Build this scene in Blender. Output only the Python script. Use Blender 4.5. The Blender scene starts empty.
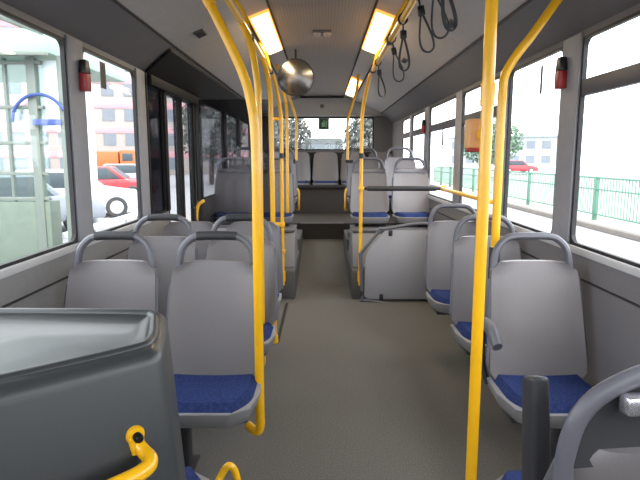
import bpy, bmesh, math, random
from mathutils import Vector, Matrix
random.seed(4)
PI = math.pi
scene = bpy.context.scene
COL = scene.collection

# ------------------------------------------------------------------ materials
def lin(c):
    return tuple(((x/255.0)/12.92 if x/255.0 <= 0.04045 else ((x/255.0+0.055)/1.055)**2.4) for x in c)

def mat(name, rgb, rough=0.6, metal=0.0, var=0.0, scale=60.0, bump=0.0, spec=0.5, coat=0.0):
    m = bpy.data.materials.new(name); m.use_nodes = True
    nt = m.node_tree; b = nt.nodes['Principled BSDF']
    c = lin(rgb)
    b.inputs['Base Color'].default_value = (*c, 1)
    b.inputs['Roughness'].default_value = rough
    b.inputs['Metallic'].default_value = metal
    b.inputs['Specular IOR Level'].default_value = spec
    b.inputs['Coat Weight'].default_value = coat
    if var > 0 or bump > 0:
        tc = nt.nodes.new('ShaderNodeTexCoord')
        nz = nt.nodes.new('ShaderNodeTexNoise'); nz.inputs['Scale'].default_value = scale
        nz.inputs['Detail'].default_value = 4.0
        nt.links.new(tc.outputs['Object'], nz.inputs['Vector'])
        if var > 0:
            r = nt.nodes.new('ShaderNodeValToRGB')
            r.color_ramp.elements[0].position = 0.3; r.color_ramp.elements[1].position = 0.7
            r.color_ramp.elements[0].color = (*[x*(1-var) for x in c], 1)
            r.color_ramp.elements[1].color = (*[min(1, x*(1+var)) for x in c], 1)
            nt.links.new(nz.outputs['Fac'], r.inputs['Fac'])
            nt.links.new(r.outputs['Color'], b.inputs['Base Color'])
        if bump > 0:
            bp = nt.nodes.new('ShaderNodeBump'); bp.inputs['Strength'].default_value = bump
            bp.inputs['Distance'].default_value = 0.004
            nt.links.new(nz.outputs['Fac'], bp.inputs['Height'])
            nt.links.new(bp.outputs['Normal'], b.inputs['Normal'])
    return m

def glass_mat(name, tint, refl=0.06):
    m = bpy.data.materials.new(name); m.use_nodes = True
    nt = m.node_tree; nt.nodes.clear()
    out = nt.nodes.new('ShaderNodeOutputMaterial')
    tr = nt.nodes.new('ShaderNodeBsdfTransparent'); tr.inputs['Color'].default_value = (*tint, 1)
    gl = nt.nodes.new('ShaderNodeBsdfGlossy'); gl.inputs['Roughness'].default_value = 0.03
    gl.inputs['Color'].default_value = (.9, .9, .9, 1)
    lw = nt.nodes.new('ShaderNodeLayerWeight'); lw.inputs['Blend'].default_value = .5
    pw = nt.nodes.new('ShaderNodeMath'); pw.operation = 'POWER'; pw.inputs[1].default_value = 5.0
    ml = nt.nodes.new('ShaderNodeMath'); ml.operation = 'MULTIPLY_ADD'; ml.inputs[1].default_value = refl*2; ml.inputs[2].default_value = refl*.5
    mx = nt.nodes.new('ShaderNodeMixShader')
    nt.links.new(lw.outputs['Facing'], pw.inputs[0]); nt.links.new(pw.outputs[0], ml.inputs[0])
    nt.links.new(ml.outputs[0], mx.inputs['Fac'])
    nt.links.new(tr.outputs[0], mx.inputs[1]); nt.links.new(gl.outputs[0], mx.inputs[2])
    nt.links.new(mx.outputs[0], out.inputs['Surface'])
    return m

def emit_mat(name, rgb, strength):
    m = bpy.data.materials.new(name); m.use_nodes = True
    b = m.node_tree.nodes['Principled BSDF']
    b.inputs['Base Color'].default_value = (*rgb, 1)
    b.inputs['Emission Color'].default_value = (*rgb, 1)
    b.inputs['Emission Strength'].default_value = strength
    return m

def ribbed_mat(name, rgb, scale, depth):
    """grey ceiling board with fine lengthwise ribs"""
    m = mat(name, rgb, 0.75)
    nt = m.node_tree; b = nt.nodes['Principled BSDF']
    tc = nt.nodes.new('ShaderNodeTexCoord'); w = nt.nodes.new('ShaderNodeTexWave')
    w.bands_direction = 'X'; w.inputs['Scale'].default_value = scale
    nt.links.new(tc.outputs['Object'], w.inputs['Vector'])
    r = nt.nodes.new('ShaderNodeValToRGB')
    c = lin(rgb)
    r.color_ramp.elements[0].color = (*[x*(1-depth) for x in c], 1); r.color_ramp.elements[1].color = (*c, 1)
    r.color_ramp.elements[1].position = 0.35
    nt.links.new(w.outputs['Fac'], r.inputs['Fac']); nt.links.new(r.outputs['Color'], b.inputs['Base Color'])
    return m

def pane_wall_mat(name, wall, dark, sx, sz):
    """far facade: brick texture used as rows of windows"""
    m = mat(name, wall, 0.9)
    nt = m.node_tree; b = nt.nodes['Principled BSDF']
    return m

M = {}
M['floor'] = mat('floor_vinyl', (99, 96, 91), 0.8, var=0.35, scale=140, bump=0.15)
M['rear'] = mat('rear_dark_vinyl', (72, 67, 64), 0.85, var=0.2, scale=140, spec=.2)
M['riser'] = mat('step_vinyl', (84, 83, 82), 0.6, var=0.25, scale=140)
M['wall'] = mat('wall_laminate', (128, 126, 126), 0.6, var=0.05, scale=25)
M['wallR'] = mat('wall_side_carpet', (112, 110, 113), 0.8, var=0.08, scale=120)
M['sill'] = mat('sill_plastic', (188, 188, 190), 0.45)
M['pillar'] = mat('pillar_plastic', (146, 146, 152), 0.5, var=0.04, scale=10)
M['cove'] = mat('cove_panel', (100, 98, 101), 0.65, var=0.04, scale=12)
M['ceil'] = mat('ceiling_panel', (170, 166, 164), 0.7, var=0.04, scale=20)
M['ceilmid'] = ribbed_mat('ceiling_ribbed', (150, 142, 136), 14.0, 0.18)
M['lightstrip'] = mat('light_strip_panel', (172, 164, 158), 0.5)
M['seam'] = mat('dark_seam', (34, 33, 34), 0.7)
M['rubber'] = mat('black_rubber', (22, 22, 24), 0.55)
M['frame'] = mat('dark_window_bar', (70, 72, 82), 0.45)
M['darkdoor'] = mat('dark_door_leaf', (20, 20, 23), 0.6, spec=.25)
M['plast'] = mat('seat_grey_plastic', (119, 115, 117), 0.42, var=0.05, scale=220, bump=0.08)
M['pan'] = mat('seat_pan_grey', (128, 127, 130), 0.45)
M['loop'] = mat('seat_handle_grey', (96, 96, 104), 0.42)
M['pad'] = mat('dark_grip_pad', (46, 47, 51), 0.6)
M['dark'] = mat('dark_bracket', (48, 48, 52), 0.5)
M['blue'] = mat('blue_upholstery', (46, 58, 102), 0.95, var=0.28, scale=90, bump=0.3, spec=0.1)
M['yellow'] = mat('yellow_pole_paint', (246, 184, 22), 0.28, coat=0.4)
M['orange'] = mat('orange_validator', (222, 166, 108), 0.45)
M['red'] = mat('red_plastic', (160, 44, 46), 0.4)
M['black'] = mat('black_plastic', (24, 24, 26), 0.4)
M['shell'] = mat('charcoal_moulding', (52, 56, 58), 0.42, var=0.06, scale=300, bump=0.05, coat=0.12)
M['panel'] = mat('light_grey_panel', (150, 150, 156), 0.5, var=0.05, scale=220)
M['chrome'] = mat('brushed_metal', (212, 212, 218), 0.25, metal=0.85)
M['mirror'] = mat('mirror_face', (158, 155, 153), 0.27, metal=1.0)
M['glass'] = glass_mat('clear_glass', (.97, .98, .98), .05)
M['tint'] = glass_mat('tinted_glass', (.52, .52, .54), .03)
M['doorglass'] = glass_mat('door_glass', (.72, .73, .74), .05)
M['darkglass'] = glass_mat('dark_screen_glass', (.12, .12, .13), .08)
M['lamp'] = emit_mat('lamp_tube_cover', (1.0, .80, .42), 5.0)
M['lampfringe'] = emit_mat('lamp_fringe_glow', (1.0, .42, .08), 1.3)  # orange glow standing in for the fringe of light round the lamps
M['asphalt'] = mat('pale_asphalt', (145, 145, 147), 0.9, var=0.08, scale=3)
M['pave'] = mat('pavement', (148, 143, 140), 0.9, var=0.08, scale=3)
M['kerb'] = mat('kerb_stone', (110, 104, 99), 0.9, var=0.06, scale=5)
M['green'] = mat('green_railing_paint', (86, 128, 108), 0.5)
M['kiosk'] = mat('kiosk_frame', (103, 113, 106), 0.5)
M['kioskroof'] = mat('kiosk_fascia', (140, 163, 150), 0.6)
M['kioskpanel'] = mat('kiosk_low_panel', (97, 110, 99), 0.7, var=0.08, scale=6)
M['kioskglass'] = glass_mat('kiosk_glass', (.86, .95, .93), .1)
M['signwhite'] = mat('sign_white', (225, 232, 235), 0.6)
M['signblue'] = mat('sign_blue', (46, 69, 127), 0.5)
M['carwhite'] = mat('car_white', (198, 200, 203), 0.3, coat=.5)
M['carred'] = mat('car_red', (152, 35, 43), 0.3, coat=.5)
M['carsilver'] = mat('car_silver', (127, 133, 142), 0.3, coat=.5)
M['carblue'] = mat('car_blue', (92, 112, 150), 0.3, coat=.5)
M['cargreen'] = mat('van_grey_green', (40, 48, 48), 0.4)
M['truck'] = mat('truck_orange', (170, 86, 36), 0.5)
M['carglass'] = mat('car_window', (62, 72, 78), 0.35, spec=.25)
M['tyre'] = mat('tyre', (60, 60, 62), 0.8)
M['hub'] = mat('hubcap', (190, 192, 196), 0.35, metal=0.4)
M['bld1'] = mat('facade_cream', (152, 144, 139), 0.9)
M['bld2'] = mat('facade_pink', (179, 134, 141), 0.9)
M['bld3'] = mat('facade_grey', (141, 147, 151), 0.9)
M['bwin'] = mat('facade_window', (101, 108, 116), 0.3)
M['bark'] = mat('bark', (76, 64, 56), 0.9)
M['leaf'] = mat('winter_foliage', (92, 96, 92), 0.9, var=0.3, scale=2)
M['leaf2'] = mat('green_foliage', (98, 124, 100), 0.9, var=0.3, scale=2)
M['exitgreen'] = mat('exit_sign_green', (22, 62, 48), 0.4)
M['exitpale'] = mat('exit_sign_pale', (120, 170, 150), 0.4)
M['screw'] = mat('screw_head', (30, 30, 30), 0.4, metal=.6)

# ------------------------------------------------------------------ mesh helpers
class MB:
    def __init__(s): s.bm = bmesh.new()
    def merge(s, other):
        me = bpy.data.meshes.new('tmp'); other.to_mesh(me); other.free()
        s.bm.from_mesh(me); bpy.data.meshes.remove(me); return s
    def box(s, x0, x1, y0, y1, z0, z1, bev=0.0, seg=2, rot=None, piv=None):
        b = bmesh.new(); bmesh.ops.create_cube(b, size=1.0)
        for v in b.verts:
            v.co = Vector((x0+(v.co.x+.5)*(x1-x0), y0+(v.co.y+.5)*(y1-y0), z0+(v.co.z+.5)*(z1-z0)))
        if bev > 0: bmesh.ops.bevel(b, geom=b.edges[:], offset=bev, segments=seg, affect='EDGES', profile=0.5)
        if rot is not None:
            c = Vector(piv) if piv else Vector(((x0+x1)/2, (y0+y1)/2, (z0+z1)/2))
            bmesh.ops.rotate(b, verts=b.verts[:], cent=c, matrix=rot)
        return s.merge(b)
    def prism(s, bottom, top, bev=0.0, seg=2):
        """bottom/top: matching lists of 3d points"""
        b = bmesh.new(); n = len(bottom)
        vb = [b.verts.new(p) for p in bottom]; vt = [b.verts.new(p) for p in top]
        b.faces.new(vb[::-1]); b.faces.new(vt)
        for i in range(n): b.faces.new((vb[i], vb[(i+1) % n], vt[(i+1) % n], vt[i]))
        bmesh.ops.recalc_face_normals(b, faces=b.faces[:])
        if bev > 0: bmesh.ops.bevel(b, geom=b.edges[:], offset=bev, segments=seg, affect='EDGES', profile=0.5)
        return s.merge(b)
    def tube(s, pts, r, n=12, smooth=True, res=6, closed=False, caps=True, flat=None):
        """pts control points; r radius or list; flat=(a,b) elliptical scale"""
        P = [Vector(p) for p in pts]
        R = r if isinstance(r, (list, tuple)) else [r]*len(P)
        if smooth and len(P) > 2:
            Q, RR = [], []; m = len(P)
            rng = range(m if closed else m-1)
            for i in rng:
                if closed: p0, p1, p2, p3 = P[(i-1) % m], P[i], P[(i+1) % m], P[(i+2) % m]
                else: p0, p1, p2, p3 = P[max(i-1, 0)], P[i], P[i+1], P[min(i+2, m-1)]
                for k in range(res):
                    t = k/res
                    Q.append(.5*((2*p1)+(p2-p0)*t+(2*p0-5*p1+4*p2-p3)*t*t+(3*p1-p0-3*p2+p3)*t**3))
                    RR.append(R[i]*(1-t)+R[(i+1) % m]*t)
            if not closed: Q.append(P[-1]); RR.append(R[-1])
        else: Q, RR = P, R
        m = len(Q); b = bmesh.new(); rings = []
        T0 = (Q[1]-Q[0]).normalized()
        N = Vector((0, 0, 1)) if abs(T0.z) < .9 else Vector((1, 0, 0))
        N = (N-T0*N.dot(T0)).normalized()
        for i in range(m):
            if closed: T = (Q[(i+1) % m]-Q[i-1]).normalized()
            else: T = (Q[min(i+1, m-1)]-Q[max(i-1, 0)]).normalized()
            N = (N-T*N.dot(T)).normalized(); B = T.cross(N)
            fa, fb = flat if flat else (1, 1)
            rings.append([b.verts.new(Q[i]+(N*math.cos(2*PI*k/n)*fa+B*math.sin(2*PI*k/n)*fb)*RR[i]) for k in range(n)])
        for i in range(m if closed else m-1):
            a, c = rings[i], rings[(i+1) % m]
            for k in range(n): b.faces.new((a[k], a[(k+1) % n], c[(k+1) % n], c[k]))
        if caps and not closed: b.faces.new(rings[0][::-1]); b.faces.new(rings[-1])
        bmesh.ops.recalc_face_normals(b, faces=b.faces[:])
        return s.merge(b)
    def sheet(s, grid, off):
        """grid[i][j] of points, thickened by vector function off(i,j)"""
        b = bmesh.new(); ni, nj = len(grid), len(grid[0])
        A = [[b.verts.new(grid[i][j]) for j in range(nj)] for i in range(ni)]
        Bv = [[b.verts.new(Vector(grid[i][j])+off(i, j)) for j in range(nj)] for i in range(ni)]
        for i in range(ni-1):
            for j in range(nj-1):
                b.faces.new((A[i][j], A[i][j+1], A[i+1][j+1], A[i+1][j]))
                b.faces.new((Bv[i][j], Bv[i+1][j], Bv[i+1][j+1], Bv[i][j+1]))
        for j in range(nj-1):
            b.faces.new((A[0][j], Bv[0][j], Bv[0][j+1], A[0][j+1])); b.faces.new((A[-1][j], A[-1][j+1], Bv[-1][j+1], Bv[-1][j]))
        for i in range(ni-1):
            b.faces.new((A[i][0], A[i+1][0], Bv[i+1][0], Bv[i][0])); b.faces.new((A[i][-1], Bv[i][-1], Bv[i+1][-1], A[i+1][-1]))
        bmesh.ops.recalc_face_normals(b, faces=b.faces[:])
        return s.merge(b)
    def lathe(s, prof, n=24, mtx=None):
        b = bmesh.new(); rings = []
        for (r, z) in prof:
            if r < 1e-5: rings.append([b.verts.new((0, 0, z))])
            else: rings.append([b.verts.new((r*math.cos(2*PI*k/n), r*math.sin(2*PI*k/n), z)) for k in range(n)])
        for a, c in zip(rings, rings[1:]):
            for k in range(n):
                k2 = (k+1) % n
                if len(a) == 1 and len(c) == 1: continue
                if len(a) == 1: b.faces.new((a[0], c[k], c[k2]))
                elif len(c) == 1: b.faces.new((a[k], a[k2], c[0]))
                else: b.faces.new((a[k], a[k2], c[k2], c[k]))
        bmesh.ops.recalc_face_normals(b, faces=b.faces[:])
        if mtx is not None: bmesh.ops.transform(b, matrix=mtx, verts=b.verts[:])
        return s.merge(b)
    def ring(s, axis, x, a0, a1, b0, b1, w, t, rad=.05):
        """rounded rectangular gasket in plane axis=const x; a,b the two other axes (a=y or x, b=z)"""
        def rr(A0, A1, B0, B1, r, k=5):
            out = []
            for (ca, cb, st) in ((A1-r, B1-r, 0), (A0+r, B1-r, 90), (A0+r, B0+r, 180), (A1-r, B0+r, 270)):
                for i in range(k+1):
                    an = math.radians(st+90*i/k); out.append((ca+r*math.cos(an), cb+r*math.sin(an)))
            return out
        O = rr(a0, a1, b0, b1, .004); I = rr(a0+w, a1-w, b0+w, b1-w, rad)
        P = (lambda a, b_, d: (x+d, a, b_)) if axis == 'x' else (lambda a, b_, d: (a, x+d, b_))
        b = bmesh.new(); n = len(O)
        V = [[b.verts.new(P(p[0], p[1], d)) for p in L] for (L, d) in ((O, 0), (O, t), (I, t), (I, 0))]
        for q in range(4):
            A, C = V[q], V[(q+1) % 4]
            for k in range(n): b.faces.new((A[k], A[(k+1) % n], C[(k+1) % n], C[k]))
        bmesh.ops.recalc_face_normals(b, faces=b.faces[:])
        return s.merge(b)
    def build(s, name, m, parent=None, smooth=True):
        me = bpy.data.meshes.new(name); s.bm.to_mesh(me); s.bm.free()
        o = bpy.data.objects.new(name, me); COL.objects.link(o)
        me.materials.append(M[m] if isinstance(m, str) else m)
        if smooth:
            me.polygons.foreach_set('use_smooth', [True]*len(me.polygons))
            me.set_sharp_from_angle(angle=math.radians(38))
        if parent is not None: o.parent = parent
        return o

def tag(o, label=None, cat=None, group=None, kind=None):
    if label: o['label'] = label
    if cat: o['category'] = cat
    if group: o['group'] = group
    if kind: o['kind'] = kind
    return o

def thing(name, label, cat, loc=(0, 0, 0), rz=0.0, group=None):
    o = bpy.data.objects.new(name, None); COL.objects.link(o)
    o.location = loc; o.rotation_euler = (0, 0, rz); o.empty_display_size = .1
    return tag(o, label, cat, group)

def kids(o): return [c for c in bpy.data.objects if c.parent == o]
def copy_tree(o, parent=None, loc=None, rz=None, label=None, group=None):
    c = o.copy(); COL.objects.link(c)
    c.parent = parent
    if loc is not None: c.location = loc
    if rz is not None: c.rotation_euler = (0, 0, rz)
    if label: c['label'] = label
    if group: c['group'] = group
    for ch in kids(o): copy_tree(ch, c)
    return c

def struct(o): o['kind'] = 'structure'; return o

# ------------------------------------------------------------------ dimensions
WX = 1.20          # inner wall plane
SILL, WTOP = 0.99, 1.95
YF, YB = -2.2, 9.6
COVX, COVZ = 1.0, 2.15
LX0, LX1, LZ0, LZ1 = .36, .52, 2.42, 2.36
ZC = 2.42

# ------------------------------------------------------------------ floor
mb = MB()
mb.box(-WX-.1, WX+.1, YF, 5.9, -.12, 0)
mb.prism([(-.32, 5.9, -.12), (.32, 5.9, -.12), (.32, 7.6, -.12), (-.32, 7.6, -.12)],
         [(-.32, 5.9, 0), (.32, 5.9, 0), (.32, 7.6, .28), (-.32, 7.6, .28)])
struct(mb.build('floor', 'floor', smooth=False))
struct(MB().box(-WX-.1, WX+.1, 7.6, YB, -.12, .5).build('floor_rear', 'rear', smooth=False))
# raised side platforms for the rear seats
for sx, nm in ((-1, 'platform_left'), (1, 'platform_right')):
    xa, xb = (.30, WX+.1) if sx > 0 else (-WX-.1, -.27)
    mb = MB()
    mb.box(xa, xb, 5.36, 6.65, 0, .29, .012)
    mb.box(xa, xb, 6.65, 7.6, 0, .42, .012)
    struct(mb.build(nm, 'riser'))
struct(MB().box(-.30, .30, 7.585, 7.61, .495, .508, .004).build('trim_1', M['pan']))
struct(MB().box(-.352, -.33, 4.05, 5.2, 0, .006).build('trim_2', M['seam']))

# ------------------------------------------------------------------ walls with window openings
LW = [(-1.1, 2.66), (2.84, 3.63)]
DOOR = (4.3, 5.28)
LW2 = [(5.5, 6.75), (6.95, 7.9), (8.1, 9.2)]
RW = [(-1.1, 2.63), (2.83, 3.62), (3.80, 4.80), (5.02, 6.25), (6.52, 7.45), (7.6, 8.35)]
def wall(name, sx, openings, door=None, m='wall'):
    mb = MB(); x0, x1 = sorted((sx*WX, sx*(WX+.018)))
    def lo(a, b): mb.box(x0, x1, a, b, 0, SILL)
    if door: lo(YF, door[0]); lo(door[1], YB)
    else: lo(YF, YB)
    ops = sorted(openings+([door] if door else [])); y = YF
    for a, b in ops:
        mb.box(x0, x1, y, a, SILL, WTOP); y = b
    mb.box(x0, x1, y, YB, SILL, WTOP)
    mb.box(x0, x1, YF, YB, WTOP, 2.16)
    return struct(mb.build(name, m, smooth=False))
wl = wall('wall_left', -1, LW+[(3.83, 4.22)]+LW2, DOOR, 'wall')
wr = wall('wall_right', 1, RW, None, 'wallR')
# pillar covers stand a little proud of the wall between the panes
def pillar(name, sx, a, b, m='pillar', t=.014):
    x0, x1 = sorted((sx*(WX-t), sx*(WX+.003)))
    struct(MB().box(x0, x1, a, b, SILL+.005, WTOP+.02, .006).build(name, m))
k = 3
for a, b in ((2.665, 2.835), (3.635, 3.80)):
    pillar(f'trim_{k}', -1, a, b); k += 1
for a, b in ((2.635, 2.825), (3.625, 3.795), (4.805, 5.015), (6.255, 6.515), (7.455, 7.595)):
    pillar(f'trim_{k}', 1, a, b); k += 1
for a, b in ((3.80, 3.83), (4.22, 4.29), (5.29, 5.5), (6.75, 6.95), (7.9, 8.1)):
    pillar(f'trim_{k}', -1, a, b, 'darkdoor', .02); k += 1
# sill ledges and lower panel seams
for sx, ya, yb in ((-1, YF, 3.8), (1, YF, 9.5)):
    x0, x1 = sorted((sx*(WX-.016), sx*(WX+.004)))
    struct(MB().box(x0, x1, ya, yb, SILL-.035, SILL, .008).build(f'trim_{k}', 'sill')); k += 1
    x0, x1 = sorted((sx*(WX-.006), sx*(WX+.004)))
    struct(MB().box(x0, x1, ya, yb, .842, .85).build(f'trim_{k}', 'seam')); k += 1
    x0, x1 = sorted((sx*(WX-.02), sx*(WX+.004)))
    struct(MB().box(x0, x1, ya, yb if sx > 0 else 4.2, 0, .10, .006).build('baseboard_left' if sx < 0 else 'baseboard_right', 'cove'))

# windows
wn = 1
def window(sx, a, b, divider=None, glass='glass', z0=SILL, z1=WTOP):
    global wn
    w = bpy.data.objects.new(f'window_{wn}', None); COL.objects.link(w); wn += 1
    w.location = (sx*(WX+.012), (a+b)/2, z0); w['kind'] = 'structure'
    L = (b-a)/2; h = z1-z0
    g = MB(); g.box(-.003, .003, -L+.01, L-.01, .01, h-.01); g.build('pane', glass, w, smooth=False)
    f = MB().ring('x', -.016 if sx > 0 else -.004, -L, L, 0, h, .014, .02, .04); f.build('rubber_frame', 'rubber', w)
    if divider:
        d = MB().box(-.018, .012, -L+.012, L-.015, divider-.038-z0, divider+.038-z0, .008); d.build('sliding_bar', 'frame', w)
    return w
for a, b in LW: window(-1, a, b)
window(-1, 3.83, 4.22, None, 'darkglass')
for a, b in LW2: window(-1, a, b, None, 'glass')
for i, (a, b) in enumerate(RW): window(1, a, b, 1.72 if i != 1 else None)

# dark middle door on the left
d = bpy.data.objects.new('door_1', None); COL.objects.link(d); d.location = (-WX-.03, (DOOR[0]+DOOR[1])/2, 0); d['kind'] = 'structure'
W = (DOOR[1]-DOOR[0])/2
for s in (-1, 1):
    y0, y1 = (-W, -.008) if s < 0 else (.008, W)
    lf = MB().ring('x', -.02, y0+.005, y1-.005, .02, WTOP, .06, .04, .03).build('door_leaf', 'darkdoor', d)
    MB().box(-.004, .004, y0+.07, y1-.07, .09, WTOP-.07).build('door_pane', 'doorglass', lf, smooth=False)
dz = (COVZ-WTOP-.02)/(WX+.01-COVX)
def cove_z(x): return COVZ-dz*(x-COVX)
A = [(-COVX-.012, 0, cove_z(COVX+.012)-.012), (-WX, 0, cove_z(WX)-.012), (-WX, 0, cove_z(WX)-.03), (-COVX-.012, 0, cove_z(COVX+.012)-.03)]
struct(MB().prism([(x, 3.82, z) for x, y, z in A], [(x, YB, z) for x, y, z in A]).build(f'trim_{k}', 'darkdoor')); k += 1
struct(MB().box(-WX, -WX+.05, 3.83, 5.5, WTOP-.06, WTOP+.01, .01).build(f'trim_{k}', 'darkdoor')); k += 1

# rear wall with window
RX0, RX1, RZ0, RZ1 = -.84, .89, 1.53, 2.09
mb = MB()
mb.box(-WX-.07, WX+.07, YB, YB+.1, .4, RZ0); mb.box(-WX-.07, WX+.07, YB, YB+.1, RZ1, 2.5)
mb.box(-WX-.07, RX0, YB, YB+.1, RZ0, RZ1); mb.box(RX1, WX+.07, YB, YB+.1, RZ0, RZ1)
struct(mb.build('wall_back', 'cove', smooth=False))
struct(MB().prism([(-1.15, 9.59, 2.0+.1), (1.15, 9.59, 2.1), (1.0, 9.59, 2.17), (.36, 9.59, 2.41), (-.36, 9.59, 2.41), (-1.0, 9.59, 2.17)],
                  [(-1.15, 9.5, 2.11), (1.15, 9.5, 2.11), (1.0, 9.45, 2.17), (.36, 9.4, 2.41), (-.36, 9.4, 2.41), (-1.0, 9.45, 2.17)], .004).build(f'trim_{k}', 'ceil')); k += 1
struct(MB().box(-.36, .36, 9.385, 9.4, 2.385, 2.418).build(f'trim_{k}', 'seam')); k += 1
w = bpy.data.objects.new(f'window_{wn}', None); COL.objects.link(w); wn += 1; w['kind'] = 'structure'
w.location = (0, YB+.05, 0)
MB().box(RX0+.01, RX1-.01, -.003, .003, RZ0+.01, RZ1-.01).build('pane', 'glass', w, smooth=False)
MB().ring('y', -.045, RX0, RX1, RZ0, RZ1, .022, .06, .03).build('rubber_frame', 'rubber', w)
# front wall behind the camera: driver's end, big windscreen
mb = MB()
mb.box(-WX-.07, WX+.07, YF-.1, YF, -.1, .8); mb.box(-WX-.07, WX+.07, YF-.1, YF, 2.1, 2.5)
mb.box(-WX-.07, -1.05, YF-.1, YF, .8, 2.1); mb.box(1.05, WX+.07, YF-.1, YF, .8, 2.1)
struct(mb.build('wall_front', 'wall', smooth=False))
w = bpy.data.objects.new(f'window_{wn}', None); COL.objects.link(w); wn += 1; w['kind'] = 'structure'; w.location = (0, YF-.05, 0)
MB().box(-1.04, 1.04, -.003, .003, .81, 2.09).build('pane', 'glass', w, smooth=False)
MB().ring('y', -.02, -1.05, 1.05, .8, 2.1, .03, .04, .04).build('rubber_frame', 'rubber', w)

# ------------------------------------------------------------------ ceiling
def strip(pts, t=.03):
    mb = MB(); n = len(pts)
    for (x0, z0), (x1, z1) in zip(pts, pts[1:]):
        mb.prism([(x0, YF, z0), (x1, YF, z1), (x1, YF, z1+t), (x0, YF, z0+t)], [(x0, YB, z0), (x1, YB, z1), (x1, YB, z1+t), (x0, YB, z0+t)])
    return mb
ce = struct(strip([(-LX0, ZC), (LX0, ZC)]).build('ceiling', 'ceilmid', smooth=False))
for s, side in ((-1, 'left'), (1, 'right')):
    struct(strip([(s*LX0, LZ0), (s*LX1, LZ1)]).build(f'ceiling_light_strip_{side}', 'lightstrip', smooth=False))
    struct(strip([(s*LX1, LZ1), (s*COVX, COVZ)]).build(f'ceiling_slope_{side}', 'ceil', smooth=False))
    struct(strip([(s*COVX, COVZ), (s*(WX+.01), WTOP+.02)]).build(f'ceiling_cove_{side}', 'cove', smooth=False))
    for (x, z) in ((LX0, LZ0), (LX1+.004, LZ1-.002), (COVX, COVZ)):
        x_ = s*x
        struct(MB().box(x_-.008, x_+.008, YF, YB, z-.006, z+.004).build(f'trim_{k}', 'seam', smooth=False)); k += 1

# ceiling lamps
def lamp(sx, y0, y1, label):
    t = thing('ceiling_lamp', label, 'ceiling lamp', (0, (y0+y1)/2, 0), group='ceiling lamps')
    h = (y1-y0)/2; a = math.atan2(LZ0-LZ1, LX1-LX0)
    cx, cz = (LX0+LX1)/2, (LZ0+LZ1)/2
    t.location = (sx*cx, (y0+y1)/2, cz); t.rotation_euler = (0, sx*a, 0)
    hw = .5*math.hypot(LX1-LX0, LZ0-LZ1)-.016
    MB().box(-hw+.006, hw-.006, -h, h, -.024, -.003, .008).build('lamp_cover', 'lamp', t)
    for e in (-1, 1): MB().box(e*(hw+.001)-.006, e*(hw+.001)+.006, -h, h, -.018, -.001, .003).build('lamp_fringe_side', 'lampfringe', t)  # glowing strips added to imitate the orange light fringe beside the cover
    for e in (-1, 1): MB().box(-hw-.004, hw+.004, e*h-.006+e*.006, e*h+.006+e*.006, -.02, -.001, .002).build('lamp_fringe_end', 'lampfringe', t)  # same added light fringe across the cover ends
    return t
lamp(-1, 3.98, 5.3, 'glowing ceiling lamp above the left handrail, in front of the round mirror')
lamp(1, 3.98, 5.27, 'larger, nearer glowing ceiling lamp above the right handrail with straps')
lamp(1, 7.15, 8.9, 'small far glowing ceiling lamp at the rear end of the right handrail')

# dome sensor in the mid ceiling, sensor on rear bulkhead, vents, hatch
t = thing('ceiling_speaker', 'small oval fitting in the middle of the ribbed ceiling', 'ceiling fitting', (0, 4.7, ZC))
MB().box(-.075, .075, -.08, .08, -.012, 0, .006).build('base_plate', 'cove', t)
for s in (-1, 1): MB().lathe([(0, -.03), (.025, -.026), (.036, -.012), (.036, 0)], 16, Matrix.Translation((s*.042, 0, -.008))).build('lens', 'ceil', t)
t = thing('smoke_detector', 'small round grey detector on the rear bulkhead above the exit sign', 'detector', (.0, 9.46, 2.27))
MB().lathe([(0, .03), (.03, .028), (.045, .01), (.045, 0)], 20, Matrix.Rotation(PI/2, 4, 'X')).build('detector_dome', 'cove', t)
def slope_obj(o, s, u, y):
    """place on the outer sloping ceiling at fraction u between light strip and cove"""
    x = LX1+(COVX-LX1)*u; z = LZ1+(COVZ-LZ1)*u
    o.location = (s*x, y, z-.002); o.rotation_euler = (0, s*math.atan2(LZ1-COVZ, COVX-LX1), 0)
def vent(s, u, y, label, w=.07, l=.16):
    t = thing('ceiling_vent', label, 'vent', group='ceiling vents'); slope_obj(t, s, u, y)
    MB().box(-w/2, w/2, -l/2, l/2, -.008, 0, .003).build('vent_frame', 'cove', t)
    mb = MB()
    for i in range(5): mb.box(-w/2+.008, w/2-.008, -l/2+.015+i*.028, -l/2+.03+i*.028, -.011, -.004)
    mb.build('slats', 'dark', t)
vent(-1, .62, 3.85, 'dark slotted vent in the left ceiling slope beside the near yellow pole')
vent(1, .6, 3.6, 'small dark slotted vent in the right ceiling slope beyond the nearer straps', .05, .14)
vent(1, .45, 5.1, 'small dark slotted vent in the right ceiling slope under the far strap', .05, .18)
for s, y0, lb in ((-1, 2.55, 'rectangular hatch cover in the left ceiling slope'), (1, 2.62, 'rectangular hatch cover in the right ceiling slope above the straps')):
    t = thing('ceiling_hatch', lb, 'hatch'); slope_obj(t, s, .5, y0)
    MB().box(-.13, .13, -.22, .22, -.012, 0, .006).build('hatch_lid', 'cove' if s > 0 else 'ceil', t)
    mb = MB(); mb.ring('y', 0, -.14, .14, -.23, .23, .012, .008, .01)
    bmesh.ops.rotate(mb.bm, verts=mb.bm.verts[:], cent=(0, 0, 0), matrix=Matrix.Rotation(PI/2, 3, 'X'))
    mb.build('hatch_seam', 'seam', t)

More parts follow.
